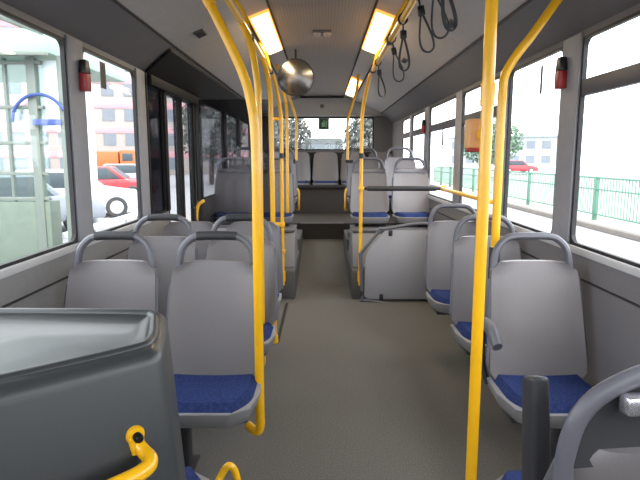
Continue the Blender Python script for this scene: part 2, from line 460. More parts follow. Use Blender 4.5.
# ------------------------------------------------------------------ passenger seats
def back_grid(z0, z1, w0, w1, y0, y1, curve=.035, round_top=.05, ni=16, nj=15):
    g = []
    for i in range(ni):
        v = i/(ni-1); z = z0+(z1-z0)*v; hw = w0+(w1-w0)*v
        d = z1-z
        if d < round_top: hw -= round_top-math.sqrt(max(0, round_top**2-(round_top-d)**2))
        if z-z0 < .05: hw -= .03*(1-(z-z0)/.05)**2
        yc = y0+(y1-y0)*(v**1.25)
        row = []
        for j in range(nj):
            u = -1+2*j/(nj-1); u = math.copysign(abs(u)**.8, u)
            row.append((u*hw, yc-curve*abs(u)**3.2+.012*(1-u*u)*math.sin(PI*v), z))
        g.append(row)
    return g

def make_seat(name, label, group, zt=.94, loop=True, pad=True, raised=0.0, infill=False, armrest=None, grab=False, back=True, ped=(0, -.14), pedestal=True, darkband=False, loop_top=1.05):
    """local frame: faces -y, back top at y=0, base z=0"""
    t = thing(name, label, 'seat', group=group)
    Y0, Y1 = -.13, -.005
    if back:
        g = back_grid(.44, zt, .215, .19, Y0, Y1)
        MB().sheet(g, lambda i, j: Vector((0, .032, 0))).build('backrest', 'plast', t)
        # darker edge frame round the shell
        n = len(g); path = [Vector(g[i][0])+Vector((0, .017, 0)) for i in range(0, n-2, 2)]+[Vector(g[i][-1])+Vector((0, .017, 0)) for i in range(n-3, -1, -2)]
        MB().tube([p+Vector((-.001 if q < len(path)/2 else .001, 0, 0)) for q, p in enumerate(path)][:len(path)//2], .0115, 8).build('side_edge', 'loop', t)
        MB().tube([p+Vector((.001, 0, 0)) for p in path][len(path)//2:], .0115, 8).build('side_edge', 'loop', t)
    # pan: light grey tray with rounded front
    pan = [(-.212, -.10), (-.222, -.28), (-.195, -.43), (-.12, -.485), (.12, -.485), (.195, -.43), (.222, -.28), (.212, -.10)]
    MB().prism([(x*.9, y*.95, .365) for x, y in pan], [(x, y, .435) for x, y in pan], .012, 2).build('seat_pan', 'pan', t)
    # cushion: padded, slightly dished
    gr = []
    for i in range(13):
        v = i/12; y = -.125-.345*v; row = []
        hw = .198 if v < .55 else .198-.07*((v-.55)/.45)**2
        for j in range(15):
            u = -1+2*j/14
            e = min(1, (1-abs(u))/.16); f = min(1, v/.12, (1-v)/.14) if True else 1
            edge = math.sqrt(max(0, 1-(1-e)**2))*math.sqrt(max(0, 1-(1-f)**2))
            dish = -.014*(1-u*u)*math.exp(-((v-.22)/.2)**2)
            row.append((u*hw, y, .432+.036*edge+dish*edge))
        gr.append(row)
    MB().sheet(gr, lambda i, j: Vector((0, 0, -.012))).build('cushion', 'blue', t)
    if loop:
        if infill:
            prof = [(-.198, .70), (-.196, .78), (-.183, .845), (-.15, .895), (-.10, .928), (-.04, .952)]
            pth = [(x, -.02+.025*(z-.7)/.25, z) for x, z in prof]; pth += [(0, .006, .956)]+[(-p[0], p[1], p[2]) for p in pth[::-1]]
            MB().tube(pth, .022, 14, res=6, flat=(1.0, .8)).build('handle_loop', 'loop', t)
            gi = []
            for i in range(8):
                v = i/7; z = .74+(.94-.74)*v
                hw = .185*math.sqrt(max(.03, 1-v**2.6))
                gi.append([((-1+2*j/8)*hw, -.012-.006*math.cos(PI*(-1+2*j/8)/2), z) for j in range(9)])
            MB().sheet(gi, lambda i, j: Vector((0, .012, 0))).build('recess_panel', 'pad', t)
            MB().box(-.06, .108, .008, .045, .872, .914, .009).build('metal_grip', 'chrome', t)
        else:
            pth = [(-.172, -.01, zt-.05), (-.168, -.004, zt), (-.155, 0, zt+.055), (-.125, .006, loop_top-.018), (-.085, .008, loop_top), (0, .008, loop_top+.003), (.085, .008, loop_top), (.125, .006, loop_top-.018), (.155, 0, zt+.055), (.168, -.004, zt), (.172, -.01, zt-.05)]
            lp = MB().tube(pth, .0165, 10, res=4, flat=(1.0, 1.15)).build('handle_loop', 'loop', t)
            if pad:
                MB().tube([(-.09, .008, loop_top+.001), (-.04, .009, loop_top+.004), (0, .009, loop_top+.004), (.04, .009, loop_top+.004), (.09, .008, loop_top+.001)], .0205, 10, res=3).build('grip_pad', 'pad', lp)
    if darkband:
        gb = back_grid(zt-.045, zt+.004, .19, .189, -.024, -.008, .036, .02, 5, 15)
        MB().sheet(gb, lambda i, j: Vector((0, .038, 0))).build('top_band', 'loop', t)
    # support: beam and pedestal strut
    mb = MB(); mb.box(-.17, .17, -.34, -.16, .325, .372, .01); 
    if pedestal:
        px_, py_ = ped; mb.box(px_-.035, px_+.035, py_-.04, py_+.04, .012, .36, .012); mb.box(px_-.06, px_+.06, py_-.07, py_+.07, 0, .014, .004)
    mb.build('support_frame', 'dark', t)
    if armrest in ('down', 'both'):
        MB().tube([(-.225, -.07, .66), (-.228, -.12, .682), (-.23, -.22, .68), (-.228, -.29, .635)], [.022, .031, .033, .026], 10, flat=(1.0, .8)).build('armrest', 'loop', t)
        MB().tube([(-.226, -.08, .66), (-.226, -.08, .5), (-.2, -.1, .4)], .013, 8).build('armrest_bracket', 'dark', t)
    if armrest == 'up':
        MB().prism([(.135, -.15, .50), (.185, -.15, .50), (.185, -.235, .50), (.135, -.235, .50)], [(.172, -.145, .885), (.217, -.145, .885), (.217, -.205, .865), (.172, -.205, .865)], .012, 3).build('armrest', 'dark', t)
        MB().tube([(.20, -.12, .42), (.20, -.16, .46), (.19, -.18, .52)], .018, 8).build('armrest_bracket', 'dark', t)
    if raised > 0:
        mb = MB(); mb.box(-.20, .20, -.40, -.10, -raised, .01, .01); mb.build('seat_plinth', 'riser', t)
    if grab:
        s = grab
        MB().tube([(s*.21, -.15, .27), (s*.236, -.24, .29), (s*.236, -.25, .38), (s*.236, -.21, .50), (s*.21, -.12, .54)], .014, 8).build('grab_handle', 'yellow', t)
    return t

GL = 'grey seats on the left side of the low floor'
GR = 'grey single seats along the right wall'
AX, WXs = -.475, -.935
left_proto = make_seat('bus_seat', 'front left aisle seat, grey with blue cushion, beside the thickest yellow pole', GL, ped=(-.16, -.1))
left_proto.location = (AX, 2.45, 0)
copy_tree(left_proto, loc=(WXs, 2.45, 0), label='grey seat under the left windows, front row, half hidden by charcoal partition')
copy_tree(left_proto, loc=(AX, 3.22, 0), label='grey seat beside the aisle on the left, second row, directly behind the front aisle seat')
copy_tree(left_proto, loc=(WXs, 3.22, 0), label='grey seat under the left windows, second row, beside the dark end of the windows')
plain = make_seat('bus_seat', 'grey handleless aisle seat in the third row on the left', GL, loop=False, ped=(-.16, -.1))
plain.location = (-.50, 3.99, 0)
copy_tree(plain, loc=(WXs-.02, 3.99, 0), label='grey handleless seat in the third left row, against the dark door panel')
rp = make_seat('bus_seat', 'large grey seat with armrest stub, nearest of three along right wall', GR, pad=False, armrest='down', ped=(.15, -.1))
rp.location = (.945, 2.45, 0)
rq = make_seat('bus_seat', 'grey seat by the right wall, middle one of the three single seats', GR, pad=False, ped=(.15, -.1))
rq.location = (.965, 3.24, 0)
copy_tree(rq, loc=(.965, 4.03, 0), label='grey seat by right wall, farthest of three, before the light panel')

# raised seats behind the wheel boxes
GH = 'raised grey seats on the rear platforms'
ra = make_seat('bus_seat', 'raised grey seat beside the aisle on the right, behind the light modesty panel', GH, pad=False, pedestal=False, darkband=True)
ra.location = (.53, 6.3, .34)
copy_tree(ra, loc=(1.0, 6.3, .34), label='raised grey seat beside the right windows, behind the dark grab bar')
copy_tree(ra, loc=(-.53, 6.3, .34), label='raised grey seat beside the aisle on the left, behind the yellow pole with two clamps')
copy_tree(ra, loc=(-1.0, 6.3, .34), label='dark raised grey seat seen through tinted glass screen on the left')
rb = make_seat('bus_seat', 'second raised row aisle seat on the right, with yellow side handle', GH, pad=False, raised=.05, grab=-1)
rb.location = (.53, 7.2, .47)
rb2 = make_seat('bus_seat', 'second raised row aisle seat on the left, with yellow side handle', GH, pad=False, raised=.05, grab=1)
rb2.location = (-.53, 7.2, .47)
rc = make_seat('bus_seat', 'grey seat of the second raised row on the right, next to the window', GH, pad=False, raised=.05)
rc.location = (1.0, 7.2, .47)
copy_tree(rc, loc=(-1.0, 7.2, .47), label='grey seat of the second raised row on the left, next to the window')
# back row bench seats
GB = 'grey seats of the back row under the rear window'
bp = make_seat('bus_seat', 'middle grey seat of back row, at the aisle end under rear window', GB, loop=False, raised=.05)
bp.location = (.06, 9.42, .56)
for x, lb in ((-.41, 'grey seat of the back row, just left of the middle one'), (.53, 'grey seat of the back row, just right of the middle one'),
              (-.88, 'grey seat in the left corner of the back row'), (.98, 'grey seat in the right corner of the back row')):
    copy_tree(bp, loc=(x, 9.42, .56), label=lb)
struct(MB().box(-WX, WX, 9.0, 9.06, .5, .93, .01).build(f'trim_{k}', 'rear')); k += 1
struct(MB().box(-WX, WX, 8.93, 9.03, .915, .965, .01).build(f'trim_{k}', 'seam')); k += 1
struct(MB().box(-WX, WX, 9.55, 9.6, .9, 1.50, .01).build(f'trim_{k}', 'seam')); k += 1

# wheel box fronts under the raised seats
for s, nm, lb in ((1, 'wheel_box', 'grey wheel box under the raised right seats, behind the light panel'), (-1, 'wheel_box', 'grey wheel box under the raised left seats, beside the aisle')):
    xa, xb = (.31, WX-.02) if s > 0 else (-WX+.02, -.28)
    t = thing(nm, lb, 'wheel box', ((xa+xb)/2, 5.8, .29), group='wheel boxes')
    h = (xb-xa)/2
    MB().prism([(-h, -.28, 0), (h, -.28, 0), (h, .55, 0), (-h, .55, 0)], [(-h, -.12, .35), (h, -.12, .35), (h, .30, .35), (-h, .30, .35)], .02).build('box_front', 'pan', t)
    MB().box(-h, h, -.14, .32, .35, .374, .008).build('box_ledge', 'cove', t)

# foreground rear-facing seat, right
fs = make_seat('rear_facing_seat', 'grey seat seen from behind, lower right, with black upright armrest', None, zt=.78, pad=False, infill=True, armrest='up', loop_top=.995)
fs.location = (.72, 1.10, .008); fs.rotation_euler = (0, 0, PI+.08)
# foreground rear-facing seat left: only the cushion edge shows beside the partition
fl = make_seat('rear_facing_seat', 'blue seat cushion just visible behind the charcoal partition at the bottom edge', None, loop=False, back=False)
fl.location = (-.53, 1.12, 0); fl.rotation_euler = (0, 0, PI)
MB().tube([(-.20, -.40, .40), (-.222, -.43, .44), (-.245, -.435, .472), (-.266, -.44, .445), (-.272, -.44, .36), (-.22, -.42, .33)], .0115, 10).build('grab_handle', 'yellow', fl)

# ------------------------------------------------------------------ charcoal partition, lower left
t = thing('moulded_partition', 'large glossy charcoal moulded partition with a tray top, lower left', 'partition', (-.7, 1.1, 0))
O = Vector((-.7, 1.1, 0))
top = [(-.36, 1.18), (-.435, 1.50), (-1.16, 1.52), (-1.16, .50)]
bot = [(-.235, 1.12), (-.30, 1.2), (-1.16, 1.22), (-1.16, .42)]
ZT = .975
def P3(p, z): return Vector((p[0], p[1], z))-O
b = bmesh.new()
vb = [b.verts.new(P3(p, .0)) for p in bot]
mid = [b.verts.new(P3(p, ZT)) for p in top]
n = 4
cen = Vector((sum(p[0] for p in top)/4, sum(p[1] for p in top)/4))
def inset(d, z):
    out = []
    for i in range(4):
        p0, p1, p2 = Vector(top[i-1]), Vector(top[i]), Vector(top[(i+1) % 4])
        e1 = (p1-p0).normalized(); e2 = (p2-p1).normalized()
        n1 = Vector((-e1.y, e1.x)); n2 = Vector((-e2.y, e2.x))
        if n1.dot(cen-p1) < 0: n1 = -n1
        if n2.dot(cen-p1) < 0: n2 = -n2
        k_ = d/(1+n1.dot(n2)); q = p1+(n1+n2)*k_
        out.append(b.verts.new(P3(q, z)))
    return out
r1 = inset(.05, ZT+.003); r2 = inset(.08, ZT-.014)
b.faces.new(vb)
for A, C in ((vb, mid), (mid, r1), (r1, r2)):
    for i in range(4): b.faces.new((A[i], A[(i+1) % 4], C[(i+1) % 4], C[i]))
b.faces.new(r2)
bmesh.ops.recalc_face_normals(b, faces=b.faces[:])
# round the upright corners and the rims
ed = [e for e in b.edges if (e.verts[0] in mid and e.verts[1] in mid) or (e.verts[0] in vb and e.verts[1] in mid) or (e.verts[0] in mid and e.verts[1] in vb)]
bmesh.ops.bevel(b, geom=ed, offset=.028, segments=5, affect='EDGES', profile=.5)
MB().merge(b).build('partition_shell', 'shell', t)
# raised lip along the back of the tray
MB().tube([P3((-1.15, 1.475), ZT+.002), P3((-.9, 1.474), ZT+.002), P3((-.52, 1.465), ZT+.002), P3((-.465, 1.45), ZT-.002), P3((-.44, 1.39), ZT-.004), P3((-.405, 1.24), ZT-.003), P3((-.45, 1.162), ZT-.002), P3((-.694, .955), ZT-.002), P3((-1.075, .63), ZT-.002)], .013, 10).build('tray_lip', 'shell', t)
# yellow handle on the sloping face
f0, f1 = Vector((-.36, 1.18)), Vector((-1.16, .50))
dr = (f1-f0).normalized(); nn = Vector((-dr.y, dr.x))
if nn.y > 0: nn = -nn
def face_pt(s, out, z):
    # face leans outwards towards the floor
    kk = (ZT-z)/ZT
    q = f0+dr*s+nn*(out+.055*kk) ; return P3((q.x, q.y), z)
hd = MB().tube([face_pt(.072, .010, .785), face_pt(.066, .03, .772), face_pt(.064, .055, .766), face_pt(.085, .078, .761), face_pt(.15, .088, .758), face_pt(.34, .088, .75), face_pt(.41, .07, .75), face_pt(.43, .0, .76)], [.014, .0155, .0165, .0165, .0165, .0165, .0165, .015], 14).build('grab_handle', 'yellow', t)
tb = MB(); c = face_pt(.075, .006, .805)
tb.tube([face_pt(.075, .004, .805), face_pt(.073, .008, .785), face_pt(.071, .012, .765)], [.019, .0175, .015], 12, smooth=False)
rotm = Matrix.Translation(c) @ Matrix.Rotation(math.atan2(nn.y, nn.x), 4, 'Z') @ Matrix.Rotation(PI/2, 4, 'Y')
tb.lathe([(0, .010), (.018, .010), (.021, .004), (.021, -.008), (0, -.008)], 20, rotm).build('handle_tab', 'yellow', hd)
MB().lathe([(0, .031), (.007, .030), (.0105, .024), (.0105, .012), (0, .008)], 14, rotm).build('screw', 'screw', hd)

# ------------------------------------------------------------------ poles and handrails
def pole(name, label, pts, r=.0195, cat='pole', base=None, extras=(), n=14, group='yellow grab poles'):
    o = Vector(base or pts[0])
    t = thing(name, label, cat, tuple(o), group=group)
    MB().tube([Vector(p)-o for p in pts], r, n).build('pole_tube', 'yellow', t)
    for nm, m, mb in extras:
        bmesh.ops.translate(mb.bm, verts=mb.bm.verts[:], vec=-o); mb.build(nm, m, t)
    return t
def collar(p, d=(0, 0, 1), r=.026, l=.05):
    q = Vector(p); dd = Vector(d).normalized()*l/2
    return MB().tube([q-dd, q+dd], r, 14, smooth=False)

# near right pole, floor to ceiling
vx = Matrix.Translation((.527, 1.80, 0))
pole('grab_pole', 'near straight yellow pole right of the aisle, floor to ceiling', [(.527, 1.80, 0), (.527, 1.80, 1.2), (.527, 1.80, 2.36)], .0195,
     extras=[('floor_flange', 'yellow', MB().lathe([(.0195, .02), (.04, .012), (.045, 0)], 18, vx)),
             ('joint_or_bloom_bulge', 'yellow', collar((.527, 1.80, 1.60), r=.0235, l=.07)),  # thicker sleeve shapes the bloom of the bright background over the pole
             ('ceiling_flange', 'yellow', MB().lathe([(.0195, 2.33), (.04, 2.345), (.045, 2.36)], 18, vx))])
# second right pole from the seat corner, bending to the window top
pole('grab_pole', 'yellow pole rising from the nearest right seat and bending to the window top', [(.805, 2.53, .98), (.805, 2.53, 1.3), (.805, 2.53, 1.68), (.816, 2.53, 1.77), (.86, 2.53, 1.85), (.925, 2.53, 1.935), (1.015, 2.53, 2.065), (1.045, 2.53, 2.108)], .0195,
     extras=[('seat_socket', 'dark', MB().tube([(.805, 2.53, .84), (.805, 2.53, .99)], .026, 12, smooth=False)), ('socket_arm', 'dark', MB().box(.79, .83, 2.44, 2.53, .86, .92, .008))])
# left poles: bottom hook to the seat frame, top bend to the ceiling slope
def left_pole(y, x, label, zb, lo=-.06):
    if y > 3:
        return pole('grab_pole', label, [(x+lo, y+.04, zb+.015), (x-.02, y+.008, zb), (x, y, zb+.03), (x, y, zb+.15), (x, y, 1.0), (x, y, 1.65), (x-.004, y, 1.80), (x-.03, y, 1.97), (x-.06, y, 2.06), (-.43, y, 2.10)], .0185, base=(x, y, zb))
    return pole('grab_pole', label, [(x+lo, y+.04, zb+.015), (x-.02, y+.008, zb), (x, y, zb+.03), (x, y, zb+.15), (x, y, 1.0), (x, y, 1.45), (x-.015, y, 1.62), (x-.06, y, 1.77), (x-.18, y, 2.02), (x-.27, y, 2.19), (x-.315, y, 2.318)], .0195,
                base=(x, y, zb), extras=[('joint_or_bloom_bulge', 'yellow', collar((x-.18, y, 2.02), (-.5, 0, .87), .0235, .06))])
left_pole(2.28, -.272, 'thick nearest left yellow pole curving from front aisle seat to ceiling', .20)
left_pole(3.05, -.345, 'second yellow pole on the left, just behind the nearest curved pole', .20, -.06)
pole('grab_pole', 'third yellow pole on the left, standing behind the third row aisle seat', [(-.362, 4.06, 0), (-.362, 4.06, .5), (-.366, 4.06, 1.2), (-.37, 4.06, 1.72), (-.375, 4.06, 1.86), (-.39, 4.06, 1.98), (-.415, 4.06, 2.07), (-.43, 4.06, 2.10)], .0185,
     extras=[('floor_flange', 'yellow', MB().lathe([(.0185, .07), (.026, .06), (.028, 0)], 16, Matrix.Translation((-.362, 4.06, 0))))])
# rear poles beside the raised platforms
for s, x, lb in ((-1, -.385, 'yellow pole with clamps at left platform edge, beside tinted screen'), (1, .375, 'yellow pole at the right platform edge, carrying the dark grab bar')):
    ex = [('pole_foot', 'yellow', collar((x, 5.30, .25), r=.026, l=.10)), ('pole_sleeve', 'dark', collar((x, 5.30, 1.42), r=.024, l=.05))]
    if s < 0:
        for z in (.50, .76): ex.append(('clamp', 'yellow', MB().box(x-.08, x+.026, 5.275, 5.325, z-.022, z+.022, .008)))
        ex.append(('clamp', 'yellow', MB().box(x-.10, x+.02, 5.285, 5.315, 1.75, 1.78, .006)))
    pole('grab_pole', lb, [(x, 5.30, .16), (x, 5.30, .6), (x, 5.30, 1.3), (x, 5.29, 1.72), (x+s*.008, 5.25, 1.86), (x+s*.03, 5.1, 2.03), (x+s*.045, 4.95, 2.115)], .0175, extras=ex)
for s, x, lb in ((-1, -.315, 'far thin yellow pole on the left by the second raised row'), (1, .315, 'far thin yellow pole on the right by the second raised row')):
    pole('grab_pole', lb, [(x, 6.85, 1.37), (x, 6.85, 1.65), (x, 6.84, 1.86), (x+s*.04, 6.82, 2.0), (x+s*.10, 6.8, 2.2), (x+s*.12, 6.8, 2.385)], .0165,
         extras=[('pole_foot', 'dark', MB().box(x-.02, x+.05*s+.02, 6.83, 7.19, 1.34, 1.38, .008))])
pole('grab_pole', 'thin yellow pole on the left behind the clamped pole, by the first raised row', [(-.375, 6.0, .74), (-.375, 6.0, 1.3), (-.375, 6.0, 1.85), (-.39, 6.0, 2.0), (-.44, 6.0, 2.2), (-.47, 6.0, 2.375)], .0165)

# handrails along the ceiling
def rail(label, s, x, z, y0, y1, hang):
    t = thing('ceiling_handrail', label, 'handrail', (s*x, y0, z))
    MB().tube([(0, 0, 0), (0, (y1-y0)/2, 0), (0, y1-y0, 0)], .0165, 12).build('rail_tube', 'yellow', t)
    for y in hang:
        zz = LZ1-z-.004
        MB().tube([(0, y-y0, 0), (s*.03, y-y0, zz*.5), (s*.10, y-y0, zz)], .011, 8).build('hanger', 'yellow', t)
        MB().box(-.022, .022, y-y0-.03, y-y0+.03, -.021, .021, .008).build('hanger_clip', 'dark', t)
rail('yellow handrail under the right ceiling lamps, with hanging straps', 1, .42, 2.115, -1.5, 4.98, (.5, 2.3, 3.55, 4.7))
rail('yellow handrail under the left ceiling lamp, no straps', -1, .43, 2.115, -1.5, 4.98, (.5, 2.05, 3.45, 4.75))

# hanging straps
def make_strap():
    t = thing('hanging_strap', 'x', 'strap', group='black hanging straps on the right handrail')
    pts = [(.026*math.cos(a), 0, .026*math.sin(a)) for a in [2*PI*i/10 for i in range(10)]]
    MB().tube(pts, .004, 6, closed=True, res=2, flat=(1, 2.2)).build('hanger_ring', 'pad', t)
    MB().tube([(0, 0, -.024), (0, 0, -.06)], .005, 6, smooth=False).build('strap_link', 'pad', t)
    MB().box(-.015, .015, -.012, .012, -.098, -.055, .005).build('strap_clip', 'black', t)
    lp = [(-.005, 0, -.095), (-.018, 0, -.14), (-.031, 0, -.20), (-.026, 0, -.242), (0, 0, -.258), (.026, 0, -.242), (.031, 0, -.20), (.018, 0, -.14), (.005, 0, -.095)]
    MB().tube(lp, .0042, 6, res=4, flat=(1, 2.0)).build('strap_loop', 'pad', t)
    return t
sp = make_strap()
names = ['nearest', 'second nearest', 'third nearest', 'fourth nearest', 'fifth nearest', 'farthest']
ys = (2.10, 2.27, 2.55, 3.0, 3.47, 4.3)
for i, y in enumerate(ys):
    o = sp if i == 0 else copy_tree(sp)
    o.location = (.42, y, 2.115); o.rotation_euler = (random.uniform(-.12, .12), math.radians(-9+random.uniform(-5, 3)), math.radians((35, -25, 10, 25, -15, 30, 10)[i]))
    o['label'] = f'{names[i]} black hanging strap along the right handrail'

# validator on the near pole
t = thing('ticket_validator', 'orange ticket validator box mounted on the near right pole', 'validator', (.527, 1.86, 1.42))
MB().box(-.043, .006, -.018, .05, .012, .108, .006).build('validator_body', 'orange', t)
MB().box(-.039, .002, -.014, .046, .0, .014, .004).build('validator_base', 'red', t)
MB().box(-.018, .012, -.055, -.014, .04, .07, .006).build('pole_clamp', 'yellow', t)
# grab bar on the right, dark grip between pole and wall
t = thing('grab_bar', 'horizontal dark grab bar in front of the raised right seats', 'grab bar', (.375, 5.30, 1.11))
MB().tube([(.06, 0, 0), (.4, 0, 0), (.72, 0, 0)], .024, 12).build('bar_grip', 'dark', t)
MB().tube([(0, 0, 0), (.06, 0, 0)], .013, 10, smooth=False).build('bar_end', 'black', t)
MB().tube([(.70, 0, 0), (.80, 0, 0)], .016, 10, smooth=False).build('bar_end', 'black', t)
MB().box(-.025, .03, -.028, .028, -.02, .02, .006).build('pole_clamp', 'yellow', t)
t = thing('wall_rail', 'yellow handrail sloping along the right window sill', 'handrail', (1.165, 5.3, 1.11))
MB().tube([(.02, .03, 0), (-.01, -.02, 0), (-.025, -.15, 0), (-.03, -.6, 0), (-.03, -1.5, 0), (-.02, -1.60, 0), (.02, -1.63, 0)], .0175, 12).build('rail_tube', 'yellow', t)
MB().tube([(.0, 0, 0), (.0, -.02, 0)], .03, 14, smooth=False).build('rail_flange', 'yellow', t)
MB().tube([(-.03, -1.4, 0), (-.03, -1.5, 0)], .021, 14, smooth=False).build('rail_end', 'black', t)

# modesty panel right (in front of the wheel box) and left with tinted screen
t = thing('modesty_panel', 'light grey panel with dark tubular frame in front of the raised right seats', 'panel', (.8, 5.26, 0))
fr = [(-.40, .05), (-.36, .015), (.35, .015), (.35, .725), (-.20, .725), (-.25, .70), (-.41, .50), (-.425, .45)]
MB().tube([(x, 0, z) for x, z in fr], .017, 10, res=5, closed=True).build('panel_frame', 'loop', t)
pl = [(-.385, .06), (-.35, .03), (.34, .03), (.34, .71), (-.19, .71), (-.33, .55), (-.36, .50), (-.38, .44)]
MB().prism([(x, -.008, z) for x, z in pl], [(x, .008, z) for x, z in pl], .002).build('panel_sheet', 'panel', t)
for x, z in ((-.14, .685), (-.22, .055)): MB().box(x-.018, x+.018, -.022, .0, z-.028, z+.028, .006).build('panel_clip', 'pad', t)
t = thing('modesty_panel', 'grey low panel under the tinted glass screen on the left', 'panel', (-.8, 5.26, 0))
MB().box(-.36, .33, -.008, .008, .03, .74, .004).build('panel_sheet', 'panel', t)
MB().tube([(-.37, 0, .015), (.34, 0, .015), (.345, 0, .4), (.34, 0, .75), (-.37, 0, .75)], .017, 10, smooth=False).build('panel_frame', 'loop', t)
t = thing('glass_screen', 'tall tinted glass screen beside the middle door, in front of the raised left seat', 'screen', (-.8, 5.26, .78))
MB().box(-.36, .31, -.004, .004, .0, 1.16, .002).build('glass_sheet', 'tint', t)
MB().box(-.37, .32, -.012, .012, -.025, .01, .004).build('lower_rail', 'rubber', t)
MB().box(-.385, -.355, -.014, .014, -.02, 1.16, .004).build('side_rail', 'rubber', t)
# door-side yellow handle
t = thing('door_grab_handle', 'short curved yellow handle on a black post at the middle door', 'handle', (-.985, 4.24, 0))
MB().tube([(0, 0, 0), (0, 0, .5), (0, 0, 1.02)], .02, 12).build('post', 'black', t)
MB().tube([(.01, 0, .92), (.015, 0, .98), (.03, 0, 1.04), (.075, 0, 1.075)], .013, 10).build('grip', 'yellow', t)

# convex mirror hanging from the ceiling
t = thing('convex_mirror', 'round convex mirror hanging under the ceiling near the left lamp', 'mirror', (-.25, 5.35, 2.15))
rm = Matrix.Rotation(PI/2+.12, 4, 'X') @ Matrix.Rotation(math.radians(0), 4, 'Y')
MB().lathe([(0, .05), (.055, .046), (.11, .034), (.155, .014), (.168, .0)], 32, rm).build('mirror_glass', 'mirror', t)
MB().lathe([(.166, .004), (.172, .004), (.175, -.006), (.165, -.014), (0, -.018)], 32, rm).build('mirror_back', 'dark', t)
MB().tube([(0, .02, .10), (0, .05, .18), (0, .06, .268)], .009, 8).build('mirror_arm', 'dark', t)

# emergency hammers on the pillars
def hammer(x, y, z, s, label):
    t = thing('emergency_hammer', label, 'emergency hammer', (x, y, z), group='emergency hammers')
    MB().box(-.02, .02, -.028, .028, -.075, .01, .006).build('holder', 'red', t)
    MB().tube([(0, 0, -.07), (0, 0, .03), (0, 0, .07)], .013, 10).build('handle', 'red', t)
    MB().prism([(-.018, -.034, .01), (.018, -.034, .01), (.018, .034, .01), (-.018, .034, .01)], [(-.016, -.02, .075), (.016, -.02, .075), (.016, .02, .075), (-.016, .02, .075)], .005).build('hammer_head', 'black', t)
hammer(-WX+.034, 2.79, 1.80, -1, 'red and black emergency hammer on the left window pillar')
hammer(WX-.034, 2.78, 1.81, 1, 'red and black emergency hammer on the near right window pillar')
hammer(WX-.034, 6.45, 1.76, 1, 'small red and black emergency hammer on the far right window pillar')
# dark strip stickers hanging from the window tops
def sticker(s, y, z0, z1, label, w=.035, x=WX+.008):
    o = MB().box(s*x-.002, s*x+.002, y-w, y+w, z0, z1).build('window_sticker', 'black', smooth=False)
    tag(o, label, 'sticker', 'dark strip stickers')
sticker(-1, 3.13, 1.78, 1.92, 'dark strip sticker at the top of the second left window')
sticker(1, 3.13, 1.75, 1.90, 'dark strip sticker at the top of the second right window', .012)
sticker(1, 5.6, 1.52, 1.68, 'dark strip sticker below the bar of the fourth right window', .03)
# exit sign on the rear window
t = thing('exit_sign', 'small dark green square sign at the top of the rear window', 'sign', (.03, 9.54, 1.97))
MB().box(-.09, .09, -.01, .01, -.09, .09, .006).build('sign_plate', 'exitgreen', t)
mb = MB(); mb.box(-.035, .02, -.014, -.009, -.045, .03, .003); mb.box(-.01, .015, -.014, -.009, .035, .06, .003); mb.box(.03, .05, -.014, -.009, -.05, .05, .002)
mb.build('sign_mark', 'exitpale', t)

# ------------------------------------------------------------------ outside
GZ = -.36
struct(MB().box(-70, 70, -60, 110, GZ-.3, GZ).build('road_ground', 'asphalt', smooth=False))
mb = MB(); mb.box(6.9, 9.2, -20, 80, GZ, GZ+.12)
struct(mb.build('pavement', 'pave', smooth=False))
struct(MB().box(6.72, 6.9, -20, 80, GZ, GZ+.13, .02).build('kerb', 'kerb', smooth=False))
struct(MB().box(-4.2, -2.9, -10, 40, GZ, GZ+.13, .02).build('pavement_left', 'pave', smooth=False))

# green railing beyond the right kerb: one thing per bay
def bay():
    t = thing('railing_bay', 'x', 'railing', group='green railing bays along the right pavement')
    L = 2.4
    MB().box(-.05, .05, -.05, .05, 0, 1.16, .01).build('post', 'green', t)
    MB().box(-.03, .03, .051, L-.051, 1.10, 1.15, .008).build('top_rail', 'green', t)
    MB().box(-.025, .025, .051, L-.051, .80, .84, .006).build('middle_rail', 'green', t)
    MB().box(-.025, .025, .051, L-.051, .14, .18, .006).build('bottom_rail', 'green', t)
    mb = MB()
    for i in range(1, 17): mb.box(-.009, .009, i*L/17-.009, i*L/17+.009, .16, 1.11)
    mb.build('balusters', 'green', t)
    return t
bp0 = bay()
for i in range(13):
    o = bp0 if i == 0 else copy_tree(bp0)
    o.location = (7.3, 5.1+2.4*i, GZ+.12)
    o['label'] = 'bay of green steel railing along the pavement outside the right windows'

